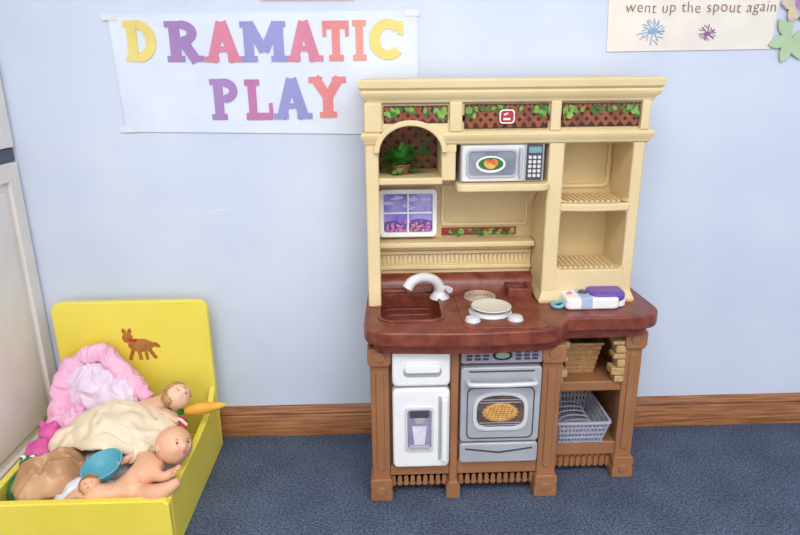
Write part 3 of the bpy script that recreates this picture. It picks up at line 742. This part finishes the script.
tube('shoe_strap',[(-.620,-.28,.205),(-.601,-.282,.225),(-.582,-.28,.205)],.004,M_white,rd)

# ---- dolls
def doll(name,J,E,R,head,hrot,hs,skin,hair=None,fingers=(),sc=1.0,off=(0,0,0)):
    off=Vector(off); c0=Vector(J[0])
    T=lambda p:(Vector(p)-c0)*sc+c0+off
    J=[T(p) for p in J]; R=[r*sc for r in R]; head=T(head); hs*=sc
    rt=root(name,J[0])
    me=bpy.data.meshes.new(name+'_sk'); V=list(J); EE=list(E); RR=list(R)
    for (hv,dirv,side,sz) in fingers:
        sz*=sc
        d=Vector(dirv).normalized(); s=Vector(side).normalized(); p=V[hv]
        for k,(of,L,bend) in enumerate(((-.8,.8,.3),(-.3,1.0,.2),(.2,.95,.25),(.7,.75,.35),(1.1,.6,-.1))):
            n_=d.cross(s)
            a=p+d*sz*.2+s*of*sz*.45
            if k==4: a=p+s*sz*.4-d*sz*.2
            b=a+(d*.9+s*of*.25-n_*bend*.3).normalized()*sz*L*.5 if k<4 else a+(d*.5+s*.9).normalized()*sz*.4
            c=b+(d*.8-n_*bend).normalized()*sz*L*.4 if k<4 else b+(d*.8+s*.4).normalized()*sz*.3
            i0=len(V); V+=[a,b,c]; EE+=[(hv,i0),(i0,i0+1),(i0+1,i0+2)]; RR+=[.0038*sc,.0034*sc,.0028*sc]
    me.from_pydata([tuple(v) for v in V],EE,[]); me.update()
    o=bpy.data.objects.new(name+'_skin',me); S.collection.objects.link(o)
    o.modifiers.new('skin','SKIN')
    for i,sv in enumerate(me.skin_vertices[0].data):
        r=RR[i]; sv.radius=(r,r)
        sv.use_root=(i==0)
    ss=o.modifiers.new('sub','SUBSURF'); ss.levels=2; ss.render_levels=2
    bpy.context.view_layer.update(); dg=bpy.context.evaluated_depsgraph_get()
    m2=bpy.data.meshes.new_from_object(o.evaluated_get(dg)); bpy.data.objects.remove(o)
    fin('body',m2,skin,rt)
    bm=bmesh.new(); bmesh.ops.create_icosphere(bm,subdivisions=5,radius=1)
    for v in bm.verts:
        x,y,z=v.co
        n=Vector((x,y,z))
        x*=.92;y*=.98
        if z<0: x*=1-.12*z*z; y*=(1-.15*z*z)
        def g(px,pz,s,a):
            d=((n.x-px)**2+(n.z-pz)**2)/(s*s)
            return a*math.exp(-d) if n.y<0 else 0
        y-=g(0,-.16,.13,.16)
        y-=g(.42,-.30,.28,.10)+g(-.42,-.30,.28,.10)
        y+=g(.33,.02,.16,.09)+g(-.33,.02,.16,.09)
        y-=g(0,-.42,.16,.07); y+=g(0,-.46,.05,.05)
        y-=g(0,-.68,.18,.07)
        v.co=Vector((x,y,z))*hs
    hm=bpy.data.meshes.new('head'); bm.to_mesh(hm); bm.free()
    Mx=Matrix.Translation(head)@Euler(hrot).to_matrix().to_4x4()
    hm.transform(Mx); fin('head',hm,skin,rt)
    def part(nm,loc,s,m,sub=3):
        bm=bmesh.new(); bmesh.ops.create_icosphere(bm,subdivisions=sub,radius=1)
        for v in bm.verts: v.co=Vector((v.co.x*s[0]+loc[0],v.co.y*s[1]+loc[1],v.co.z*s[2]+loc[2]))*hs
        q=bpy.data.meshes.new(nm); bm.to_mesh(q); bm.free(); q.transform(Mx); fin(nm,q,m,rt)
    for i,s in enumerate((-1,1)):
        part('eye_%d'%i,(s*.32,-.80,.02),(.13,.07,.11),M_white)
        part('iris_%d'%i,(s*.32,-.865,.02),(.065,.02,.075),M_dark)
        part('brow_%d'%i,(s*.32,-.88,.20),(.13,.02,.02),M_dec)
        part('ear_%d'%i,(s*.92,.05,-.05),(.09,.16,.22),skin)
    part('lips',(0,-.99,-.43),(.15,.04,.05),mat('lip_pink',(214,110,110),.4))
    if hair:
        bm=bmesh.new(); bmesh.ops.create_icosphere(bm,subdivisions=5,radius=1)
        bmesh.ops.delete(bm,geom=[v for v in bm.verts if (v.co.y<-.35 and v.co.z<.5) or v.co.z<-.45 ],context='VERTS')
        for v in bm.verts: v.co=v.co*(1.06+.05*noise.noise(v.co*9))*hs
        q=bpy.data.meshes.new('hair'); bm.to_mesh(q); bm.free(); q.transform(Mx)
        o=fin('hair',q,hair,rt); s=o.modifiers.new('s','SOLIDIFY'); s.thickness=.004
    return rt
J=[(-.690,-.445,.150),(-.665,-.430,.168),(-.640,-.415,.185),(-.622,-.404,.192),
   (-.650,-.468,.150),(-.610,-.490,.172),(-.582,-.482,.180),(-.568,-.470,.190),
   (-.715,-.465,.145),(-.735,-.480,.175),(-.760,-.480,.150),(-.775,-.470,.145),
   (-.628,-.448,.190),(-.604,-.462,.186),(-.585,-.446,.196),
   (-.665,-.385,.190),(-.695,-.375,.190),(-.715,-.395,.185)]
E=[(0,1),(1,2),(2,3),(0,4),(4,5),(5,6),(6,7),(0,8),(8,9),(9,10),(10,11),(2,12),(12,13),(13,14),(2,15),(15,16),(16,17)]
R=[.036,.034,.030,.014,.025,.020,.013,.011,.025,.020,.013,.011,.016,.013,.009,.014,.011,.008]
doll('baby_doll',J,E,R,(-.603,-.388,.218),(-.5,.35,.8),.041,M_skin,None,[(14,(.6,.3,.2),(.3,-.7,0),.013),(17,(-.5,-.8,0),(-.7,.4,0),.013)],sc=1.16,off=(.008,-.012,-.014))
J=[(-.76,-.235,.20),(-.725,-.225,.215),(-.69,-.212,.222),(-.668,-.203,.226),
   (-.78,-.26,.20),(-.80,-.30,.20),(-.81,-.335,.18),(-.785,-.215,.19),(-.83,-.20,.19),(-.86,-.19,.17),
   (-.688,-.245,.222),(-.655,-.262,.222),(-.628,-.275,.215),(-.695,-.18,.22),(-.67,-.15,.23),(-.645,-.13,.225)]
E=[(0,1),(1,2),(2,3),(0,4),(4,5),(5,6),(0,7),(7,8),(8,9),(2,10),(10,11),(11,12),(2,13),(13,14),(14,15)]
R=[.03,.032,.028,.013,.02,.016,.011,.02,.016,.011,.014,.011,.008,.014,.011,.008]
doll('baby_doll.001',J,E,R,(-.645,-.195,.238),(-.9,.2,1.0),.036,M_skin2,mat('doll_hair',(206,162,116),.7,(174,126,84),scale=60),[(12,(.8,-.4,-.1),(.3,.7,0),.012),(15,(.6,.6,0),(.6,-.6,0),.012)],sc=1.05,off=(.012,-.012,.012))
J=[(-.80,-.46,.125),(-.785,-.455,.14),(-.77,-.452,.15),(-.762,-.45,.155),(-.815,-.475,.12),(-.84,-.478,.13),(-.86,-.475,.12),(-.82,-.44,.12),(-.845,-.43,.13),(-.86,-.43,.12),
   (-.765,-.472,.145),(-.745,-.48,.15),(-.775,-.43,.15),(-.765,-.41,.155)]
E=[(0,1),(1,2),(2,3),(0,4),(4,5),(5,6),(0,7),(7,8),(8,9),(2,10),(10,11),(2,12),(12,13)]
R=[.017,.018,.016,.008,.011,.009,.007,.011,.009,.007,.008,.006,.008,.006]
doll('small_doll',J,E,R,(-.748,-.455,.168),(-.8,0,.3),.024,M_skin,mat('doll_hair2',(190,140,80),.7,(150,100,50),scale=60),off=(-.010,-.026,.0))

# ---------------------------------------------------------------- lights
def area(nm,loc,sx,sy,p,rot=(0,0,0),col=(1,1,1)):
    l=bpy.data.lights.new(nm,'AREA'); l.shape='RECTANGLE'; l.size=sx; l.size_y=sy; l.energy=p; l.color=col
    o=bpy.data.objects.new(nm,l); o.location=loc; o.rotation_euler=rot; S.collection.objects.link(o); return o
area('ceiling_light',(-.1,-2.0,2.46),1.8,1.0,48,col=(1,.975,.935))
area('ceiling_light.001',(1.2,-3.0,2.46),1.4,1.0,32,col=(1,.975,.935))
w=bpy.data.worlds.new('World'); S.world=w; w.use_nodes=True
w.node_tree.nodes['Background'].inputs[0].default_value=(1,.98,.955,1); w.node_tree.nodes['Background'].inputs[1].default_value=1.95

# ---------------------------------------------------------------- camera
cam=bpy.data.cameras.new('camera'); co=bpy.data.objects.new('camera',cam); S.collection.objects.link(co); S.camera=co
cam.sensor_width=36; cam.lens=27.9
yaw,p,rho=.028,math.radians(17.1),.010
F=Vector((math.sin(yaw)*math.cos(p),math.cos(yaw)*math.cos(p),-math.sin(p))); Rr=Vector((math.cos(yaw),-math.sin(yaw),0)); U=Rr.cross(F)
R2=Rr*math.cos(rho)-U*math.sin(rho); U2=U*math.cos(rho)+Rr*math.sin(rho)
Mc=Matrix((R2,U2,-F)).transposed().to_4x4(); Mc.translation=Vector((-.043,-1.775,1.10)); co.matrix_world=Mc
